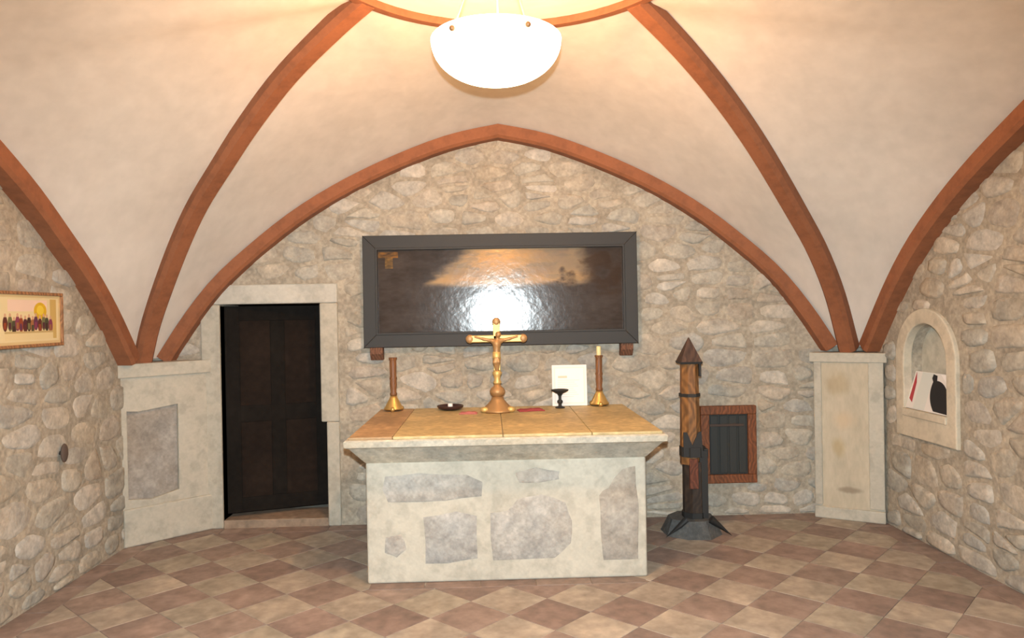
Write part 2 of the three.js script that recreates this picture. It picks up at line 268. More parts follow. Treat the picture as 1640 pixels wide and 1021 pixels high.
// ---------------------------------------------------------------- floor: a diagonal chequer of red and cream slabs with a red border
{
  const floor = mesh('floor', boxUV(span(X0 - 0.3, X1 + 0.3, -0.12, -0.004, ZB, ZF + 0.3)), M({ color: lin(0.40, 0.32, 0.25), map: T.mortarCol, roughness: 1 }));
  struct(floor, 'worn chequered floor of red and cream stone slabs laid diagonally', 'floor');
  const redM = [[0.42, 0.31, 0.255], [0.40, 0.29, 0.24], [0.44, 0.33, 0.27], [0.39, 0.28, 0.23]].map(c => M({ color: lin(...c), map: T.tile, roughness: 0.8, bumpMap: T.plasterBump, bumpScale: 0.002 }));
  const creamM = [[0.55, 0.47, 0.37], [0.58, 0.49, 0.39], [0.52, 0.45, 0.35], [0.56, 0.475, 0.375]].map(c => M({ color: lin(...c), map: T.tile, roughness: 0.8, bumpMap: T.plasterBump, bumpScale: 0.002 }));
  const slab = (poly) => { // convex polygon in x, z with a worn edge
    const [A, cx, cz] = areaC(poly); let p = poly; if (A > 0) p = p.slice().reverse(); const n = p.length, pos = [], uv = [], idx = []; const ou = rr(0, 5), ov = rr(0, 5), lift = rr(-0.0012, 0.0012);
    const r = Math.sqrt(Math.abs(A)); for (const [off, y] of [[0.0012, -0.012], [0.0012, -0.0004], [0.0028, 0.0006 + lift * 0.4]]) { const k = 1 - off / (0.45 * r); for (const q of p) { const x = cx + (q[0] - cx) * k, z = cz + (q[1] - cz) * k; pos.push(x, y, z); uv.push(x * 0.7 + ou, z * 0.7 + ov); } }
    for (let g = 0; g < 2; g++) for (let i = 0; i < n; i++) { const a = g * n + i, b = g * n + (i + 1) % n; idx.push(a, b, a + n, b, b + n, a + n); } for (let i = 1; i < n - 1; i++) idx.push(2 * n, 2 * n + i, 2 * n + i + 1);
    const g = geoFrom(pos, idx, uv).toNonIndexed(); g.computeVertexNormals(); return g;
  };
  const b = 0.15, hd = 0.2135, th = -1.3 * D2R, ct = Math.cos(th), st = Math.sin(th), O = [0.30, -3.985], rest = [];
  for (let i = -30; i <= 30; i++) for (let j = -40; j <= 40; j++) {
    if ((i + j) & 1) continue; const red = !(j & 1); const lx = i * hd, lz = j * hd; const P = (x, z) => [O[0] + x * ct - z * st, O[1] + x * st + z * ct];
    let p = [P(lx - hd, lz), P(lx, lz - hd), P(lx + hd, lz), P(lx, lz + hd)]; const c = P(lx, lz);
    if (c[0] > -0.6 && c[0] < 0.78 && c[1] < -4.62 && c[1] > -5.5) continue;
    for (const [nx, nz, k] of [[-1, 0, -(X0 + b)], [1, 0, X1 - b], [0, -1, -(ZB + b)], [0, 1, ZF]]) { p = clipPoly(p, nx, nz, k); if (p.length < 3) break; }
    if (p.length < 3 || Math.abs(areaC(p)[0]) < 0.001) continue;
    // the strip before the altar
    if (c[1] < -4.2 && c[1] > -4.6 && c[0] > -0.6 && c[0] < 0.8) { p = clipPoly(p, 0, -1, 4.40); if (p.length < 3 || Math.abs(areaC(p)[0]) < 0.001) continue; }
    const g = slab(p); const seen = c[1] < -3.1;
    if (seen) part('floor_tile', g, (red ? redM : creamM)[Math.floor(rnd() * 4)], floor); else rest.push(g);
  }
  const strip = (x0, x1, z0, z1) => part('border_tile', slab([[x0, z0], [x1, z0], [x1, z1], [x0, z1]]), redM[Math.floor(rnd() * 4)], floor);
  for (let z = ZB; z < -2.6; z += 0.4) { strip(X0, X0 + b, z, z + 0.4); strip(X1 - b, X1, z, z + 0.4); }
  for (let x = X0 + b; x < X1 - b - 0.1; x += 0.4) strip(x, Math.min(x + 0.4, X1 - b), ZB, ZB + b);
  for (let k = 0; k < 5; k++) strip(-0.74 + k * 0.33, -0.74 + (k + 1) * 0.33, -4.52, -4.405);
  const m = part('distant_tiling', mergeGeometries(rest), creamM[0], floor); m.name = 'floor_tiling'; m.userData.kind = 'stuff';
}

// ---------------------------------------------------------------- doorway and the dark passage beyond
{
  const d = new THREE.Group(); d.name = 'door_1'; scene.add(d); struct(d, 'doorway with pale stone surround and dark wooden door ajar', 'door');
  const pr = 0.022;
  part('lintel', boxUV(span(-2.205, -1.165, DOOR.y, 1.862, ZB - 0.12, ZB + pr, 0.012)), M({ color: lin(0.58, 0.55, 0.50), map: T.limewash, bumpMap: T.plasterBump, bumpScale: 0.006, roughness: 0.92 }), d);
  part('jamb', boxUV(span(-1.302, -1.165, 0.80, DOOR.y, ZB - 0.2, ZB + pr, 0.012)), mat.dressed, d);
  part('jamb', boxUV(span(-1.262, -1.165, 0, 0.80, ZB - 0.2, ZB + pr, 0.012)), mat.dressed, d);
  part('jamb', boxUV(span(-2.205, DOOR.x0, 0, DOOR.y, ZB - 0.2, ZB + pr, 0.012)), mat.dressed, d);
  part('threshold', boxUV(span(DOOR.x0, DOOR.x1, -0.02, 0.062, ZB - 0.33, ZB + 0.01, 0.008)), M({ color: lin(0.46, 0.33, 0.23), map: T.tile, roughness: 0.8 }), d);
  part('step', boxUV(span(DOOR.x0, DOOR.x1, -0.02, 0.045, ZB - 0.62, ZB - 0.36, 0.008)), mat.dressed, d);
  // the leaf swings into the passage on hinges at the jamb next to the pilaster
  const leaf = new THREE.Group(); leaf.name = 'door_leaf'; leaf.position.set(DOOR.x0 + 0.012, 0.095, ZB - 0.05); leaf.rotation.y = 19 * D2R; d.add(leaf);
  leaf.userData.label = 'dark brown panelled door leaf';
  const W = 0.79, H = 1.605;
  part('leaf_board', boxUV(span(0, W, 0, H, -0.035, -0.008)), mat.doorPanel, leaf);
  for (const [a, b, c, e] of [[0, 0.11, 0, H], [W - 0.11, W, 0, H], [0.335, 0.445, 0.115, H - 0.115]]) part('stile', boxUV(span(a, b, c, e, -0.04, 0, 0.006)), mat.doorWood, leaf);
  for (const [c, e] of [[0, 0.115], [0.70, 0.83], [H - 0.115, H]]) part('rail', boxUV(span(0.105, W - 0.105, c, e, -0.04, -0.001, 0.006)), mat.doorWood, leaf);
  // passage: closed dark room
  const p = [span(-3.3, -0.3, -0.05, 0.0, ZB - 2.4, ZB - WD), span(-3.3, -0.3, 2.1, 2.2, ZB - 2.4, ZB - WD), span(-3.4, -3.3, 0, 2.2, ZB - 2.4, ZB - WD), span(-0.3, -0.2, 0, 2.2, ZB - 2.4, ZB - WD), span(-3.4, -0.2, 0, 2.2, ZB - 2.5, ZB - 2.4)];
  struct(mesh('wall_passage', mergeGeometries(p), mat.passage), 'unlit passage behind the doorway', 'wall');
}

// ---------------------------------------------------------------- corner pilasters under the rib feet
function onFace(a, b) {                            // local frame: x along the face from a to b, z out of it
  const dx = b[0] - a[0], dz = b[1] - a[1], L = Math.hypot(dx, dz); return { L, rot: Math.atan2(-dz, dx) };
}
{
  const a = [-2.6, -5.345], b = [-2.145, -5.8], { L, rot } = onFace(a, b);
  const p = thing('corner_pilaster', 'pale plastered corner pilaster with grey recessed panel beside the dark doorway', 'pilaster', [a[0], 0, a[1]]); p.rotation.y = rot;
  // face with an opening for the panel; body runs back into the corner
  const s = new THREE.Shape(); s.moveTo(0, 0); s.lineTo(L, 0); s.lineTo(L, 1.20); s.lineTo(0, 1.20); s.closePath();
  const h = new THREE.Path(); h.moveTo(0.035, 0.33); h.lineTo(0.20, 0.305); h.lineTo(0.40, 0.345); h.lineTo(0.402, 0.985); h.lineTo(0.12, 0.955); h.lineTo(0.032, 0.965); h.closePath(); s.holes.push(h);
  const f = new THREE.ExtrudeGeometry(s, { depth: 0.02, bevelEnabled: true, bevelSize: 0.006, bevelThickness: 0.006, bevelSegments: 2 }); f.translate(0, 0, -0.026);
  part('plaster_face', boxUV(f), mat.dressed, p);
  const body = new THREE.Shape(); body.moveTo(0, 0.03); body.lineTo(L, 0.03); body.lineTo(L / 2, 0.31); body.closePath();
  const bg = new THREE.ExtrudeGeometry(body, { depth: 1.20, bevelEnabled: false }); bg.rotateX(-Math.PI / 2);
  part('panel', boxUV(bg), mat.greyStone, p).userData.label = 'bare grey stone panel';
  const cap = new THREE.Shape(); cap.moveTo(-0.03, -0.02); cap.lineTo(L - 0.005, -0.02); cap.lineTo(L - 0.02, 0.05); cap.lineTo(L / 2, 0.34); cap.lineTo(0, 0.06); cap.closePath();
  const cg = new THREE.ExtrudeGeometry(cap, { depth: 0.085, bevelEnabled: true, bevelSize: 0.006, bevelThickness: 0.006, bevelSegments: 2 }); cg.rotateX(-Math.PI / 2); cg.translate(0, 1.204, 0);
  part('impost', boxUV(cg), mat.dressed, p);
  part('plinth', boxUV(span(0.0, L, 0, 0.27, -0.02, 0.018, 0.014)), mat.dressed, p);
}
const stainTex = dataTex(256, 512, (u, v) => {
  const n = fbm(u, v, 6, 4, 131), f = fbm(u, v, 20, 3, 133); let c = [0.90, 0.87, 0.81].map(x => x + 0.12 * (n - 0.5) + 0.08 * (f - 0.5));
  const blot = (cu, cv, su, sv, col, k) => { const d = Math.hypot((u - cu) / su, (v - cv) / sv) + 0.9 * (n - 0.5); const w = k * (1 - sstep(0.3, 1.2, d)); c = c.map((x, i) => x + (col[i] - x) * w); };
  blot(0.33, 0.85, 0.2, 0.10, [0.80, 0.72, 0.58], 0.45); blot(0.32, 0.42, 0.16, 0.08, [0.83, 0.74, 0.56], 0.5); blot(0.40, 0.60, 0.22, 0.08, [0.96, 0.87, 0.76], 0.6); blot(0.5, 0.125, 0.28, 0.022, [0.66, 0.61, 0.55], 0.7);
  return c;
}, true);
{
  const a = [2.49, -5.70], b = [2.905, -5.452], { L, rot } = onFace(a, b);
  const p = thing('corner_pilaster', 'pale corner pilaster with faded ochre stains beside the wooden wall cabinet', 'pilaster', [a[0], 0, a[1]]); p.rotation.y = rot;
  const body = new THREE.Shape(); body.moveTo(0, 0); body.lineTo(L, 0); body.lineTo(L, 0.05); body.lineTo(0.30, 0.33); body.lineTo(0, 0.08); body.closePath();
  const bg = new THREE.ExtrudeGeometry(body, { depth: 1.23, bevelEnabled: false }); bg.rotateX(-Math.PI / 2);
  part('shaft', boxUV(bg), mat.dressed, p);
  const fg = new THREE.PlaneGeometry(L - 0.10, 1.08); const face = box(L - 0.09, 1.10, 0.008, L / 2 + 0.0, 0.64, 0.0); { const uv = face.attributes.uv; void uv; }
  part('painted_face', face, M({ color: lin(0.60, 0.56, 0.49), map: stainTex, roughness: 0.92 }), p).userData.label = 'plaster face with ochre stains';
  for (const [x0, x1] of [[0, 0.055], [L - 0.105, L]]) part('edge_strip', boxUV(span(x0, x1, 0.10, 1.20, -0.02, 0.014, 0.008)), mat.dressed, p);
  part('plinth', boxUV(span(-0.004, L + 0.004, 0, 0.09, -0.02, 0.02, 0.01)), mat.dressed, p);
  const cap = new THREE.Shape(); cap.moveTo(-0.02, -0.02); cap.lineTo(L + 0.015, -0.02); cap.lineTo(L + 0.01, 0.05); cap.lineTo(0.30, 0.33); cap.lineTo(-0.01, 0.08); cap.closePath();
  const cg = new THREE.ExtrudeGeometry(cap, { depth: 0.06, bevelEnabled: true, bevelSize: 0.006, bevelThickness: 0.006, bevelSegments: 2 }); cg.rotateX(-Math.PI / 2); cg.translate(0, 1.20, 0);
  part('impost', boxUV(cg), mat.dressed, p);
  fg.dispose();
}

// ---------------------------------------------------------------- altar
const AT = 0.905;                                   // height of the altar top
{
  const al = thing('altar', 'stone altar with whitewashed block, chamfered slab and golden wooden top', 'altar', [0.0865, 0, -4.5]);
  const w = 0.8435, dp = 1.08;
  part('altar_block', boxUV(box(2 * w, 0.728, dp, 0, 0.364, -dp / 2, 0.014)), mat.altarLime, al);
  // slab: frustum below, upright edge above
  const ring = (x, zf, zb, y) => [[-x, y, zf], [x, y, zf], [x, y, zb], [-x, y, zb]];
  const L = [ring(w - 0.01, -0.005, -dp + 0.02, 0.722), ring(w + 0.005, 0.010, -dp, 0.734), ring(0.912, 0.146, -1.15, 0.836), ring(0.936, 0.166, -1.168, 0.846), ring(0.940, 0.171, -1.172, 0.880), ring(0.930, 0.162, -1.165, 0.888)];
  const pos = [], idx = []; L.forEach(r => r.forEach(q => pos.push(...q)));
  for (let i = 0; i < L.length - 1; i++) for (let k = 0; k < 4; k++) { const a = i * 4 + k, b = i * 4 + (k + 1) % 4; idx.push(a, b, a + 4, b, b + 4, a + 4); }
  const o = (L.length - 1) * 4; idx.push(o, o + 1, o + 2, o, o + 2, o + 3, 0, 2, 1, 0, 3, 2);
  part('altar_slab', boxUV(geoFrom(pos, idx)), mat.mensa, al).userData.label = 'grey stone slab with chamfered underside';
  // the wooden top: boards side by side, the outer one by the doorway redder
  const zs = 0.155, ze = -1.155, xs = [-0.915, -0.66, -0.02, 0.50, 0.915];
  for (let i = 0; i < 4; i++) { const g = boxUV(span(xs[i] + 0.0012, xs[i + 1] - 0.0012, 0.886, AT, ze, zs, 0.006), 1.2); part('top_board', g, i === 0 ? mat.altarWoodDark : mat.altarWood, al); }
  // bare stones showing through the limewash of the front
  const patches = [
    [[-0.79, 0.655], [-0.55, 0.675], [-0.20, 0.655], [-0.08, 0.60], [-0.10, 0.50], [-0.35, 0.475], [-0.76, 0.47], [-0.80, 0.56]],
    [[0.0, 0.655], [0.18, 0.69], [0.36, 0.655], [0.36, 0.59], [0.20, 0.575], [0.04, 0.57]],
    [[-0.53, 0.41], [-0.30, 0.455], [-0.16, 0.42], [-0.16, 0.12], [-0.36, 0.08], [-0.52, 0.09]],
    [[-0.14, 0.42], [-0.02, 0.44], [0.06, 0.52], [0.22, 0.545], [0.38, 0.49], [0.43, 0.36], [0.42, 0.20], [0.30, 0.10], [-0.13, 0.09]],
    [[-0.75, 0.30], [-0.62, 0.32], [-0.58, 0.2], [-0.66, 0.13], [-0.76, 0.17]],
    [[0.70, 0.70], [0.79, 0.72], [0.815, 0.45], [0.80, 0.06], [0.56, 0.06], [0.545, 0.28], [0.53, 0.52], [0.60, 0.58]] ];
  patches.forEach((q, i) => {
    const g = stoneGeo(q, (u, v, d) => [u, v, d * 1.0], 0.006, true);
    part('bare_stone', g, i === 5 ? M({ color: lin(0.56, 0.48, 0.39), map: T.stoneCol, bumpMap: T.stoneBump, bumpScale: 0.006, roughness: 0.95 }) : mat.altarStone, al);
  });
}

// ---------------------------------------------------------------- things on the altar
const onTop = (x, z) => [x, AT, z];
{ // crucifix
  const c = thing('altar_crucifix', 'gilded standing crucifix in the middle of the altar', 'crucifix', onTop(0.048, -5.36)); c.scale.set(1.03, 1.035, 1);
  part('foot', lathe([[0.001, 0], [0.112, 0], [0.114, 0.012], [0.100, 0.022], [0.092, 0.035], [0.066, 0.060], [0.045, 0.085], [0.040, 0.105], [0.001, 0.108]], 8), mat.bronze, c);
  for (let k = 0; k < 3; k++) { const an = k * 2.094 + 0.52; const g = new THREE.SphereGeometry(0.026, 12, 8); g.scale(1.2, 0.8, 1); g.translate(0.104 * Math.cos(an), 0.022, 0.104 * Math.sin(an)); part('claw', g, mat.gilt, c); }
  part('knop', lathe([[0.001, 0.10], [0.030, 0.102], [0.050, 0.125], [0.055, 0.142], [0.046, 0.162], [0.026, 0.178], [0.020, 0.195], [0.001, 0.196]], 20), mat.bronze, c);
  part('stem', lathe([[0.001, 0.19], [0.022, 0.19], [0.030, 0.205], [0.020, 0.222], [0.024, 0.25], [0.034, 0.27], [0.020, 0.288], [0.001, 0.29]], 18), mat.gilt, c);
  part('upright', box(0.048, 0.335, 0.022, 0, 0.45, -0.012, 0.005), mat.gilt, c);
  part('crossbeam', box(0.36, 0.048, 0.022, 0, 0.505, -0.012, 0.005), mat.gilt, c);
  for (const [x, y] of [[-0.185, 0.505], [0.185, 0.505], [0, 0.622]]) { const g = new THREE.SphereGeometry(0.030, 14, 10); g.scale(1, 1, 0.55); g.translate(x, y, -0.012); part('finial', g, mat.bronze, c); }
  // the small cast figure: one continuous surface
  const S = 0.16, mc = new MarchingCubes(56, mat.bronze, false, false, 60000); mc.isolation = 0;
  const J = { head: [0.012, 0.535, 0.028], neck: [0.006, 0.507, 0.018], chest: [0, 0.472, 0.018], hip: [-0.002, 0.405, 0.018], kl: [-0.016, 0.345, 0.034], kr: [0.010, 0.348, 0.036], fl: [-0.006, 0.288, 0.014], fr: [0.004, 0.288, 0.018], sl: [-0.030, 0.492, 0.015], sr: [0.030, 0.492, 0.015], el: [-0.088, 0.503, 0.012], er: [0.088, 0.503, 0.012], hl: [-0.148, 0.520, 0.008], hr: [0.148, 0.520, 0.008] };
  const bones = [['head', 'head', 0.020, 0.020], ['neck', 'chest', 0.010, 0.026], ['neck', 'head', 0.010, 0.010], ['chest', 'hip', 0.026, 0.021], ['sl', 'chest', 0.014, 0.022], ['sr', 'chest', 0.014, 0.022], ['sl', 'el', 0.012, 0.009], ['sr', 'er', 0.012, 0.009], ['el', 'hl', 0.009, 0.007], ['er', 'hr', 0.009, 0.007], ['hip', 'kl', 0.018, 0.012], ['hip', 'kr', 0.018, 0.012], ['kl', 'fl', 0.012, 0.008], ['kr', 'fr', 0.012, 0.008]];
  const n = 56, cen = [0, 0.42, 0.02];
  for (let k = 0; k < n; k++) for (let j = 0; j < n; j++) for (let i = 0; i < n; i++) {
    const p = [cen[0] + (2 * i / n - 1) * S, cen[1] + (2 * j / n - 1) * S, cen[2] + (2 * k / n - 1) * S]; let e = 0;
    for (const [a, b, ra, rb] of bones) { const A = J[a], B = J[b], ab = [B[0] - A[0], B[1] - A[1], B[2] - A[2]], l2 = ab[0] ** 2 + ab[1] ** 2 + ab[2] ** 2; const t = l2 ? clamp(((p[0] - A[0]) * ab[0] + (p[1] - A[1]) * ab[1] + (p[2] - A[2]) * ab[2]) / l2) : 0;
      const d = Math.hypot(p[0] - A[0] - ab[0] * t, p[1] - A[1] - ab[1] * t, p[2] - A[2] - ab[2] * t) - (ra + (rb - ra) * t); e += Math.exp(-d / 0.004); }
    mc.field[i + j * n + k * n * n] = Math.log(e + 1e-12) * 0.004;
  }
  mc.update(); const cnt = mc.count, g = new THREE.BufferGeometry();
  g.setAttribute('position', new THREE.BufferAttribute(mc.positionArray.slice(0, cnt * 3), 3)); g.setAttribute('normal', new THREE.BufferAttribute(mc.normalArray.slice(0, cnt * 3), 3));
  g.scale(S, S, S); g.translate(...cen);
  part('figure', g, mat.bronze, c).userData.label = 'small cast figure with outstretched arms';
  const cl = lathe([[0.001, 0.365], [0.030, 0.368], [0.029, 0.385], [0.027, 0.415], [0.001, 0.417]], 14); cl.scale(1, 1, 0.8); cl.translate(-0.002, 0, 0.020); part('loincloth', cl, mat.gilt, c);
}
function candlestick(x, z, label, h) {
  const c = thing('candlestick', label, 'candlestick', onTop(x, z));
  part('foot', lathe([[0.001, 0.012], [0.070, 0.012], [0.072, 0.022], [0.060, 0.036], [0.046, 0.066], [0.030, 0.094], [0.024, 0.112], [0.001, 0.113]], 24), mat.brass, c);
  for (let k = 0; k < 3; k++) { const a = k * 2.094 - 0.52; const g = new THREE.SphereGeometry(0.018, 10, 8); g.translate(0.062 * Math.cos(a), 0.018, 0.062 * Math.sin(a)); part('ball_foot', g, mat.brass, c); }
  part('stem', lathe([[0.001, 0.11], [0.020, 0.11], [0.028, 0.125], [0.021, 0.14], [0.024, 0.17], [0.027, 0.2], [0.024, 0.225], [0.029, 0.24], [0.024, 0.255], [0.026, h - 0.04], [0.024, h - 0.02], [0.031, h - 0.008], [0.031, h], [0.001, h]], 20), mat.turned, c);
  return c;
}
{ candlestick(-0.715, -5.53, 'turned brown candlestick on the altar, its candle burnt away, beside the dish', 0.392);
  const c = candlestick(0.812, -5.585, 'turned brown candlestick with a short yellow candle beside the white notice', 0.378);
  part('candle', lathe([[0.001, 0.376], [0.017, 0.376], [0.017, 0.440], [0.012, 0.446], [0.001, 0.444]], 16), mat.wax, c); }
{ const d = thing('votive_dish', 'low dark dish with a white candle stub on the altar', 'dish', onTop(-0.30, -5.53));
  part('bowl', lathe([[0.001, 0.002], [0.055, 0], [0.088, 0.012], [0.098, 0.032], [0.092, 0.034], [0.080, 0.018], [0.001, 0.012]], 28), M({ color: lin(0.05, 0.02, 0.018), roughness: 0.4 }), d);
  part('candle_stub', lathe([[0.001, 0.01], [0.018, 0.01], [0.018, 0.046], [0.001, 0.047]], 14), mat.white, d); }
{ const t = canvasTex(256, 288, (g, w, h) => { g.fillStyle = '#f4efe6'; g.fillRect(0, 0, w, h); g.fillStyle = '#ece2d6'; g.fillRect(12, 12, w - 24, h - 24); g.fillStyle = '#f7f3ec'; g.fillRect(18, 18, w - 36, h - 36); g.fillStyle = '#e9cdb6'; g.fillRect(40, 74, 70, 16); g.fillStyle = '#e4ddd2'; for (let i = 0; i < 9; i++) g.fillRect(36, 104 + i * 15, 170 - (i * 37) % 50, 4); });
  const n = thing('notice_card', 'white printed notice card propped upright at the back of the altar', 'card', onTop(0.592, -5.60)); n.rotation.x = -0.08;
  part('card', box(0.262, 0.306, 0.008, 0, 0.155, 0, 0.002), mat.white, n); const f = new THREE.PlaneGeometry(0.25, 0.294); f.translate(0, 0.155, 0.005); part('print', f, M({ map: t, roughness: 0.8 }), n);
  const b = box(0.05, 0.22, 0.006, 0, 0, 0); b.rotateX(0.3); b.translate(0, 0.115, -0.038); part('easel_strut', b, mat.white, n); }
{ tag(mesh('metal_goblet', lathe([[0.001, 0], [0.036, 0], [0.036, 0.006], [0.014, 0.014], [0.012, 0.03], [0.021, 0.042], [0.021, 0.052], [0.011, 0.062], [0.011, 0.088], [0.020, 0.104], [0.060, 0.124], [0.066, 0.134], [0.062, 0.136], [0.048, 0.126], [0.001, 0.116]], 24), mat.iron), 'small black footed dish on a stem before the white notice', 'stand').position.set(0.508, AT, -5.50); }
function cloth(name, x, z, w, d, m, label, turn) {
  const N = 16, pos = [], uv = [], idx = []; for (let s = 0; s < 2; s++) for (let j = 0; j <= N; j++) for (let i = 0; i <= N; i++) { const u = i / N, v = j / N; const e = Math.min(u, v, 1 - u, 1 - v); const y = (s ? 0.0005 : 0.006 + 0.018 * vnoise(u * 4, v * 4, 8, 7) * sstep(0, 0.15, e)); pos.push((u - 0.5) * w * (1 + 0.06 * Math.sin(v * 9)), y, (v - 0.5) * d * (1 + 0.08 * Math.sin(u * 7))); uv.push(u, v); }
  const R = N + 1, B = R * R; for (let j = 0; j < N; j++) for (let i = 0; i < N; i++) { const a = j * R + i; idx.push(a, a + R, a + 1, a + 1, a + R, a + R + 1, B + a, B + a + 1, B + a + R, B + a + 1, B + a + R + 1, B + a + R); }
  for (let i = 0; i < N; i++) for (const [a, b] of [[i, i + 1], [N * R + i + 1, N * R + i], [(i + 1) * R, i * R], [i * R + N, (i + 1) * R + N]]) idx.push(a, b, B + a, b, B + b, B + a);
  const o = tag(mesh(name, geoFrom(pos, idx, uv), m), label, 'cloth'); o.position.set(x, AT, z); o.rotation.y = turn;
}
cloth('red_cloth', 0.285, -5.38, 0.18, 0.10, mat.red, 'crumpled dark red cloth on the altar between crucifix and notice', 0.15);
cloth('red_cloth', -0.16, -5.28, 0.12, 0.07, mat.redPale, 'small faded red cloth on the altar between dish and crucifix', -0.1);

// ---------------------------------------------------------------- painting over the altar
{
  const p = thing('landscape_painting', 'dark varnished landscape painting in a wide black frame above the altar', 'painting', [0.0895, 1.365, ZB + 0.05]); p.rotation.set(-0.85 * D2R, -0.77 * D2R, 0);
  const w = 2.088, h = 0.848, f = 0.105;
  const prof = (len) => { const s = new THREE.Shape(); s.moveTo(0, 0); s.lineTo(len, 0); s.lineTo(len - f, f); s.lineTo(f, f); s.closePath(); return new THREE.ExtrudeGeometry(s, { depth: 0.03, bevelEnabled: true, bevelSize: 0.008, bevelThickness: 0.012, bevelSegments: 2, bevelOffset: -0.004 }); };
  const b = prof(w); b.translate(-w / 2, 0, 0.012); part('frame_bar', b, mat.blackFrame, p);
  const t = prof(w); t.rotateZ(Math.PI); t.translate(w / 2, h, 0.012); part('frame_bar', t, mat.blackFrame, p);
  const l = prof(h); l.rotateZ(-Math.PI / 2); l.translate(-w / 2, h, 0.012); part('frame_bar', l, mat.blackFrame, p);
  const r = prof(h); r.rotateZ(Math.PI / 2); r.translate(w / 2, 0, 0.012); part('frame_bar', r, mat.blackFrame, p);
  for (const [x0, x1, y0, y1] of [[-w / 2 + f - 0.012, w / 2 - f + 0.012, f - 0.012, f + 0.006], [-w / 2 + f - 0.012, w / 2 - f + 0.012, h - f - 0.006, h - f + 0.012], [-w / 2 + f - 0.012, -w / 2 + f + 0.006, f, h - f], [w / 2 - f - 0.006, w / 2 - f + 0.012, f, h - f]]) part('inner_bead', span(x0, x1, y0, y1, 0.02, 0.06, 0.004), mat.blackFrame, p);
  const CW = 1024, CH = 360;
  const img = dataTex(CW, CH, (u, v) => {                // v up
    const n = fbm(u * 2 % 1, v, 6, 5, 201), m = fbm(u, v, 14, 4, 207), q = fbm(u, v, 40, 3, 211); const y = 1 - v;
    let c = [0.25, 0.222, 0.207].map(x => x + 0.10 * (n - 0.5) + 0.05 * (q - 0.5));
    const mix = (col, k) => { c = c.map((x, i) => x + (col[i] - x) * clamp(k)); };
    // sky: a wide lens of ochre light between dark trees, the horizon sagging towards the middle
    const edgeL = 0.36 - 0.36 * y + 0.10 * (m - 0.5), edgeR = 0.86 - 0.06 * Math.abs(y - 0.3) + 0.12 * (n - 0.5), hor = 0.40 + 0.05 * Math.sin(u * 3.1) + 0.05 * (m - 0.5);
    const sky = sstep(edgeL - 0.03, edgeL + 0.05, u) * (1 - sstep(edgeR - 0.05, edgeR + 0.04, u)) * (1 - sstep(hor - 0.03, hor + 0.05, y));
    mix([0.54 + 0.1 * (n - 0.5), 0.47 + 0.08 * (n - 0.5), 0.38], sky);
    const glow = Math.exp(-(((u - 0.5) / 0.14) ** 2) - (((y - 0.13) / 0.22) ** 2)); mix([0.80, 0.58, 0.30], sky * glow * (0.75 + 0.5 * (q - 0.5)));
    const band = sky * Math.exp(-(((y - (hor - 0.06)) / 0.06) ** 2)); mix([0.72, 0.56, 0.36], band * 0.7 * (u < 0.45 || u > 0.6 ? 1 : 0.5));
    const cl = sstep(0.5, 0.62, m) * sky * 0.35; mix([0.45, 0.42, 0.37], cl);
    // foliage of the tall trees
    const tr = sstep(0.38, 0.62, n + 0.25 * Math.exp(-(((u - 0.92) / 0.14) ** 2)) - 0.25) * sstep(0.62, 0.74, u) * (1 - sstep(0.5, 0.65, y)); mix([0.22, 0.17, 0.14], tr * 0.8);
    // a pale building with a roof
    const bl = (u > 0.035 && u < 0.066 && y > 0.10 && y < 0.23) ? 1 : 0, rf = (u > 0.008 && u < 0.088 && y > 0.035 && y < 0.105) ? 1 : 0; mix([0.56, 0.42, 0.22], bl * (0.55 + 1.2 * (q - 0.5))); mix([0.60, 0.40, 0.19], rf * (0.55 + 1.2 * (q - 0.5)));
    return c;
  }, true);
  const cg = new THREE.PlaneGeometry(w - 2 * f + 0.01, h - 2 * f + 0.01, 1, 1); cg.translate(0, h / 2, 0.03);
  const cv = new THREE.MeshPhysicalMaterial({ map: img, color: lin(1, 1, 1), roughness: 0.15, bumpMap: rep(dataTex(512, 512, grey((u, v) => fbm(u, v, 14, 5, 221))), 3, 1), bumpScale: 0.0007, specularIntensity: 1 });
  part('canvas', cg, cv, p).userData.label = 'glossy dark landscape with ochre sky';
  part('backboard', span(-w / 2 + 0.03, w / 2 - 0.03, 0.03, h - 0.03, 0.004, 0.02), mat.dark, p);
}
for (const [x, y, l] of [[-0.862, 1.272, 'brown wooden block under the painting corner by the doorway'], [1.05, 1.272, 'brown wooden block under the painting corner by the offering post']]) {
  const g = new THREE.ExtrudeGeometry((() => { const s = new THREE.Shape(); s.moveTo(0, 0); s.lineTo(0.05, 0); s.lineTo(0.085, 0.045); s.lineTo(0.085, 0.088); s.lineTo(0, 0.088); s.closePath(); return s; })(), { depth: 0.088, bevelEnabled: true, bevelSize: 0.004, bevelThickness: 0.004, bevelSegments: 1 }); g.rotateY(-Math.PI / 2); g.translate(0.044, 0, 0);
  const o = tag(mesh('wooden_bracket', boxUV(g, 4), mat.bracket), l, 'bracket'); o.position.set(x, y, ZB + 0.005);
}

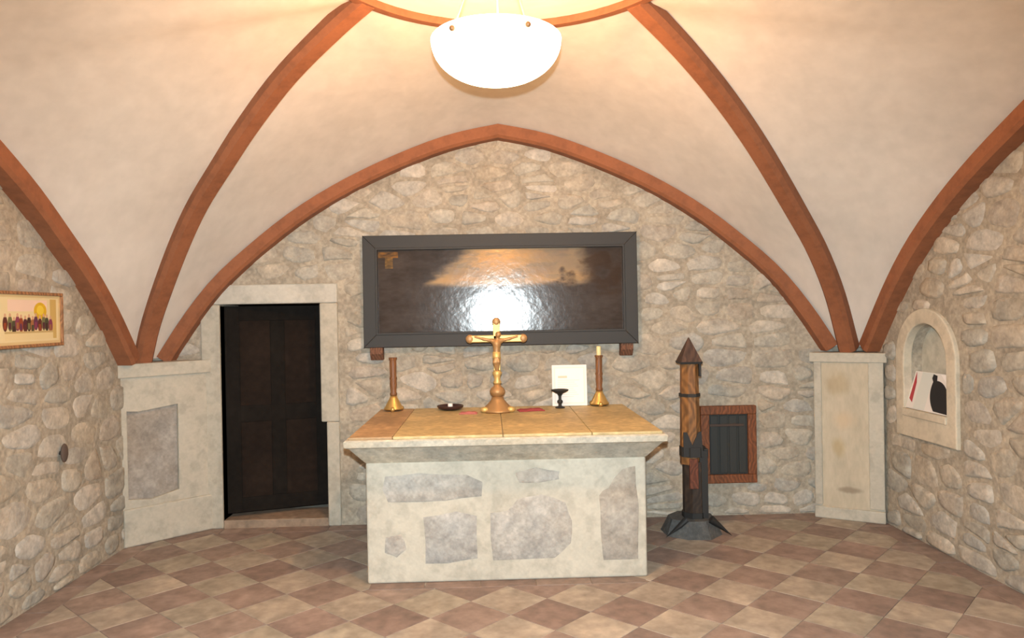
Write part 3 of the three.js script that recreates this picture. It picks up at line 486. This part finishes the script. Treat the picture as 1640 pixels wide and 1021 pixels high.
// ---------------------------------------------------------------- offering post
{
  const o = thing('offering_post', 'old wooden offering post with pointed cap, iron straps and dark stone base', 'post', [1.455, 0, -5.38]);
  const prism = (w0, w1, y0, y1, x = 0, n = 4, r = 0) => { const g = new THREE.CylinderGeometry(w1 / Math.SQRT2, w0 / Math.SQRT2, y1 - y0, n, 1); g.rotateY(Math.PI / 4 + r); g.translate(x, (y0 + y1) / 2, 0); return boxUV(g, 2); };
  const oct = (w0, w1, y0, y1, x) => { const g = new THREE.CylinderGeometry(w1 * 0.541, w0 * 0.541, y1 - y0, 8, 1); g.rotateY(Math.PI / 8); g.translate(x, (y0 + y1) / 2, 0); return boxUV(g, 2); };
  part('shaft', oct(0.140, 0.118, 0.50, 1.25, -0.018), mat.postWood, o);
  // stone base: a worn octagonal block on a spreading foot
  const base = oct(0.40, 0.30, 0, 0.115, -0.015); { const p = base.attributes.position; for (let i = 0; i < p.count; i++) { const k = 1 + 0.12 * (hash2(Math.round(p.getX(i) * 50), Math.round(p.getZ(i) * 50), 4) - 0.5); p.setX(i, p.getX(i) * k); p.setZ(i, p.getZ(i) * k); } base.computeVertexNormals(); }
  part('stone_base', base, mat.slate, o);
  const claw = new THREE.ConeGeometry(0.03, 0.2, 5); for (const [x, z, t] of [[0.165, 0.12, -2.25], [-0.16, 0.12, 2.25]]) { const c = claw.clone(); c.rotateZ(t); c.translate(x, 0.055, z); c.computeBoundingBox(); c.translate(0, Math.max(0, -c.boundingBox.min.y), 0); part('base_claw', c, mat.iron, o); }
  part('lower_shaft', oct(0.155, 0.150, 0.10, 0.52, 0.005), M({ color: lin(0.05, 0.032, 0.022), map: T.wood, roughness: 0.7 }), o).userData.label = 'blackened lower shaft';
  part('red_panel', boxUV(span(-0.045, 0.018, 0.33, 0.545, 0.058, 0.082, 0.005), 3), mat.postRed, o).userData.label = 'red-brown wooden panel';
  part('cap', prism(0.155, 0.006, 1.235, 1.41, -0.018), M({ color: lin(0.12, 0.065, 0.045), map: T.wood, roughness: 0.7 }), o).userData.label = 'dark pointed cap';
  part('cap_rim', prism(0.150, 0.160, 1.222, 1.238, -0.018), mat.iron, o);
  part('iron_band', oct(0.142, 0.142, 0.985, 1.008, -0.018), mat.iron, o);
  part('iron_band', oct(0.172, 0.172, 0.555, 0.625, -0.004), mat.iron, o);
  part('iron_band', oct(0.166, 0.166, 0.10, 0.155, 0.004), mat.iron, o);
  const strap = (pts, z) => { const s = new THREE.Shape(); pts.forEach((p, i) => i ? s.lineTo(...p) : s.moveTo(...p)); s.closePath(); const g = new THREE.ExtrudeGeometry(s, { depth: 0.010, bevelEnabled: false }); g.translate(0, 0, z); return g; };
  part('iron_strap', strap([[-0.085, 0.735], [-0.06, 0.735], [-0.022, 0.64], [0.02, 0.735], [0.042, 0.74], [0.055, 0.56], [-0.088, 0.56]], 0.068), mat.iron, o);
  part('iron_strap', strap([[0.03, 0.60], [0.088, 0.60], [0.088, 0.12], [0.03, 0.12]], 0.060), mat.iron, o);
  part('side_strap', span(0.042, 0.058, 1.13, 1.25, -0.02, 0.05, 0.004), mat.iron, o);
  part('hasp', span(0.052, 0.10, 0.555, 0.61, 0.0, 0.05, 0.006), mat.iron, o);
}
// ---------------------------------------------------------------- small wall cabinet
{
  const c = thing('wall_cabinet', 'small wall cabinet with reddish wooden frame and black slatted door', 'cabinet', [1.8425, 0.26, ZB]);
  const w = 0.435, h = 0.60, f = 0.066, z0 = -0.05, z1 = 0.045;
  part('frame_bar', boxUV(span(-w / 2, w / 2, 0, f, z0, z1, 0.006), 3), mat.frameWood, c); part('frame_bar', boxUV(span(-w / 2, w / 2, h - f, h, z0, z1, 0.006), 3), mat.frameWood, c);
  part('frame_bar', boxUV(span(-w / 2, -w / 2 + f, f, h - f, z0, z1 - 0.002, 0.006), 3), mat.frameWood, c); part('frame_bar', boxUV(span(w / 2 - f, w / 2, f, h - f, z0, z1 - 0.002, 0.006), 3), mat.frameWood, c);
  part('door_panel', boxUV(span(-w / 2 + f - 0.002, w / 2 - f + 0.002, f - 0.002, h - f + 0.002, 0.004, 0.018), 3), M({ color: lin(0.022, 0.024, 0.022), roughness: 0.6 }), c);
  for (let i = 0; i < 4; i++) { const x = -w / 2 + f + 0.012 + i * 0.0745; part('slat', span(x, x + 0.056, f + 0.01, h - f - 0.01, 0.016, 0.026, 0.003), M({ color: lin(0.026, 0.028, 0.026), roughness: 0.6 }), c); }
  part('crossbar', span(-w / 2 + f + 0.004, w / 2 - f - 0.03, h - f - 0.095, h - f - 0.075, 0.024, 0.032, 0.003), M({ color: lin(0.06, 0.035, 0.025), roughness: 0.6 }), c);
}
// ---------------------------------------------------------------- arched niche with its print
{
  const n = thing('wall_niche', 'arched niche with pale stone surround in the rubble wall', 'niche', [X1, 0, (NICHE.z0 + NICHE.z1) / 2]); n.rotation.y = -Math.PI / 2;   // local x runs away from the altar wall, z into the room
  const r = (NICHE.z1 - NICHE.z0) / 2, m = 0.085, low = 0.71, ys = NICHE.ys;
  const s = new THREE.Shape(); s.moveTo(-r - m, low); s.lineTo(r + m, low); s.lineTo(r + m, ys); s.absarc(0, ys, r + m, 0, Math.PI, false); s.closePath();
  const h = new THREE.Path(); h.moveTo(-r, NICHE.y0); h.lineTo(-r, ys); h.absarc(0, ys, r, Math.PI, 0, true); h.lineTo(r, NICHE.y0); h.closePath(); s.holes.push(h);
  const g = new THREE.ExtrudeGeometry(s, { depth: 0.05, bevelEnabled: true, bevelSize: 0.008, bevelThickness: 0.008, bevelSegments: 2, curveSegments: 20 }); g.translate(0, 0, -0.03);
  const warm = M({ color: lin(0.66, 0.58, 0.47), map: T.limewash, bumpMap: T.plasterBump, bumpScale: 0.006, roughness: 0.92 });
  part('surround', boxUV(g), warm, n);
  part('niche_back', boxUV(span(-r - 0.02, r + 0.02, NICHE.y0 - 0.02, ys + r + 0.02, -0.16, -0.11)), M({ color: lin(0.58, 0.56, 0.49), map: T.limewash, bumpMap: T.plasterBump, bumpScale: 0.006, roughness: 0.95 }), n);
  part('niche_sill', boxUV(span(-r, r, NICHE.y0 - 0.04, NICHE.y0 + 0.012, -0.16, 0.04, 0.008)), warm, n);
  const t = canvasTex(400, 200, (g, w, h) => {
    g.fillStyle = '#ddd8d2'; g.fillRect(0, 0, w, h); g.fillStyle = '#cfd2cc'; g.fillRect(70, 0, 110, h);
    g.fillStyle = '#a8323c'; g.beginPath(); g.moveTo(14, 0); g.lineTo(40, 60); g.lineTo(48, 170); g.lineTo(12, 150); g.closePath(); g.fill();
    g.fillStyle = '#15151a'; g.beginPath(); g.moveTo(176, 4); g.lineTo(214, 10); g.lineTo(222, 36); g.bezierCurveTo(290, 36, 330, 74, 396, 140); g.lineTo(396, 198); g.lineTo(262, 194); g.bezierCurveTo(200, 150, 176, 96, 190, 44); g.lineTo(172, 26); g.closePath(); g.fill();
    g.fillStyle = '#ece6e2'; g.beginPath(); g.moveTo(240, 0); g.lineTo(400, 0); g.lineTo(400, 100); g.closePath(); g.fill();
  });
  const q = thing('niche_print', 'white card with a red strip and a black shape leaning in the niche', 'print', [X1 - 0.012, NICHE.y0 + 0.0135, (NICHE.z0 + NICHE.z1) / 2]); q.rotation.order = 'YXZ'; q.rotation.y = -Math.PI / 2; q.rotation.x = -0.30;
  part('card', box(0.495, 0.265, 0.006, 0, 0.133, 0, 0.002), mat.white, q); const f = new THREE.PlaneGeometry(0.49, 0.26); f.translate(0, 0.133, 0.0036); part('picture', f, M({ map: t, roughness: 0.6 }), q);
}
// ---------------------------------------------------------------- framed picture on the wall by the doorway
{
  const p = thing('framed_picture', 'small framed picture of a crowded table scene on the rubble wall', 'picture', [X0 + 0.034, 1.462, -4.255]); p.rotation.y = Math.PI / 2;   // local +x runs towards the altar wall... away from the camera is -z
  const w = 0.63, h = 0.31, f = 0.018, fm = M({ color: lin(0.52, 0.26, 0.12), map: T.wood, roughness: 0.55 });
  for (const [a, b, c, d] of [[-w / 2, w / 2, 0, f], [-w / 2, w / 2, h - f, h], [-w / 2, -w / 2 + f, f, h - f], [w / 2 - f, w / 2, f, h - f]]) part('frame_bar', boxUV(span(a, b, c, d, -0.012, 0.016, 0.004), 3), fm, p);
  const t = canvasTex(640, 310, (g, W, H) => {
    g.fillStyle = '#cdb584'; g.fillRect(0, 0, W, H); g.fillStyle = '#d9c79a'; g.fillRect(20, 20, W - 40, H - 40); g.fillStyle = '#c3a35f'; g.fillRect(22, 22, 26, H - 44); g.fillRect(W - 110, 26, 66, H - 60);
    g.fillStyle = '#e0c3ae'; g.fillRect(120, 34, W - 260, 70);
    g.fillStyle = '#cfa51e'; g.beginPath(); g.ellipse(430, 100, 64, 52, 0, 0, 7); g.fill(); g.fillStyle = '#dfc03c'; g.beginPath(); g.ellipse(430, 96, 36, 30, 0, 0, 7); g.fill();
    const cols = ['#5a2a22', '#6c6a42', '#4a4630', '#7e3550', '#8c3f22', '#4c2230', '#3e241e', '#94603a', '#5d3148']; let s = 9; const q = () => (s = (s * 16807) % 2147483647) / 2147483647;
    for (let i = 0; i < 13; i++) { const x = 96 + i * 36 + q() * 10, y = 128 + q() * 26; g.fillStyle = cols[i % 9]; g.beginPath(); g.ellipse(x, y + 46, 22, 46, 0, 0, 7); g.fill(); g.fillStyle = '#c79a7c'; g.beginPath(); g.ellipse(x, y - 4, 10, 12, 0, 0, 7); g.fill(); g.fillStyle = cols[(i + 4) % 9]; g.fillRect(x - 12, y + 40, 22, 40); }
    g.fillStyle = '#b9a06c'; g.fillRect(90, 226, 470, 30); g.fillStyle = '#d8c494'; g.fillRect(90, 238, 470, 40);
  });
  const pg = new THREE.PlaneGeometry(w - 2 * f + 0.006, h - 2 * f + 0.006); pg.translate(0, h / 2, 0.003); part('print', pg, M({ map: t, roughness: 0.5 }), p);
  part('backboard', span(-w / 2 + 0.01, w / 2 - 0.01, 0.01, h - 0.01, -0.012, 0.0), mat.bracket, p);
}
{ const g = new THREE.SphereGeometry(0.03, 14, 10); g.scale(0.5, 1.9, 1.15); const o = thing('wall_peg', 'small dark iron peg on the rubble wall beneath the framed picture', 'peg', [X0 + 0.03, 0.814, -4.582]); part('peg_head', g, M({ color: lin(0.09, 0.06, 0.045), roughness: 0.9 }), o); const b = new THREE.CylinderGeometry(0.012, 0.012, 0.05, 10); b.rotateZ(Math.PI / 2); b.translate(-0.02, 0, 0); part('pin', b, mat.iron, o); }

// ---------------------------------------------------------------- hanging bowl lamp
{
  const l = thing('pendant_lamp', 'white glass bowl lamp hanging from the crown of the vault', 'lamp', [0.052, 2.648, -3.4]);
  const R = 0.295, dep = 0.192, out = [], N = 16; for (let i = 0; i <= N; i++) { const a = i / N * Math.PI / 2; out.push([Math.max(0.0005, R * Math.sin(a) ** 0.9), dep * (1 - Math.cos(a) ** 0.95)]); }
  const inn = out.slice().reverse().map(([r, y]) => [Math.max(0.0005, r - 0.006), y + 0.006]);
  part('glass_bowl', lathe(out.concat(inn), 56), M({ color: lin(0.55, 0.5, 0.42), roughness: 0.5, emissive: lin(1, 0.86, 0.66), emissiveIntensity: 7 }), l);
  const metal = M({ color: lin(0.72, 0.64, 0.5), roughness: 0.35, metalness: 0.6 });
  for (const a of [1.12, 2.25, -1.5]) {
    const r = 0.290, A = V3(r * Math.cos(a), 0.172, r * Math.sin(a)), B = V3(0.035 * Math.cos(a), 0.685, 0.035 * Math.sin(a)); const g = new THREE.TubeGeometry(new THREE.LineCurve3(A, B), 1, 0.005, 8); part('hanging_rod', g, metal, l);
    const k = new THREE.SphereGeometry(0.013, 12, 8); k.translate((R + 0.004) * Math.cos(a), 0.160, (R + 0.004) * Math.sin(a)); part('clamp_knob', k, M({ color: lin(0.34, 0.17, 0.07), roughness: 0.5, metalness: 0.5 }), l);
  }
  part('ceiling_rose', lathe([[0.001, 0.675], [0.055, 0.675], [0.06, 0.69], [0.05, 0.735], [0.001, 0.74]], 24), metal, l);
  const up = new THREE.PointLight(LAMP.color, LAMP.up, 0, 2); up.position.set(0, 0.215, 0); up.castShadow = true; up.shadow.radius = 4; l.add(up);
  const dn = new THREE.PointLight(LAMP.color, LAMP.down, 0, 2); dn.position.set(0, -0.06, 0); dn.castShadow = true; dn.shadow.radius = 4; l.add(dn);
}
scene.traverse(o => { delete o.userData_n; });
renderer.render(scene, camera);
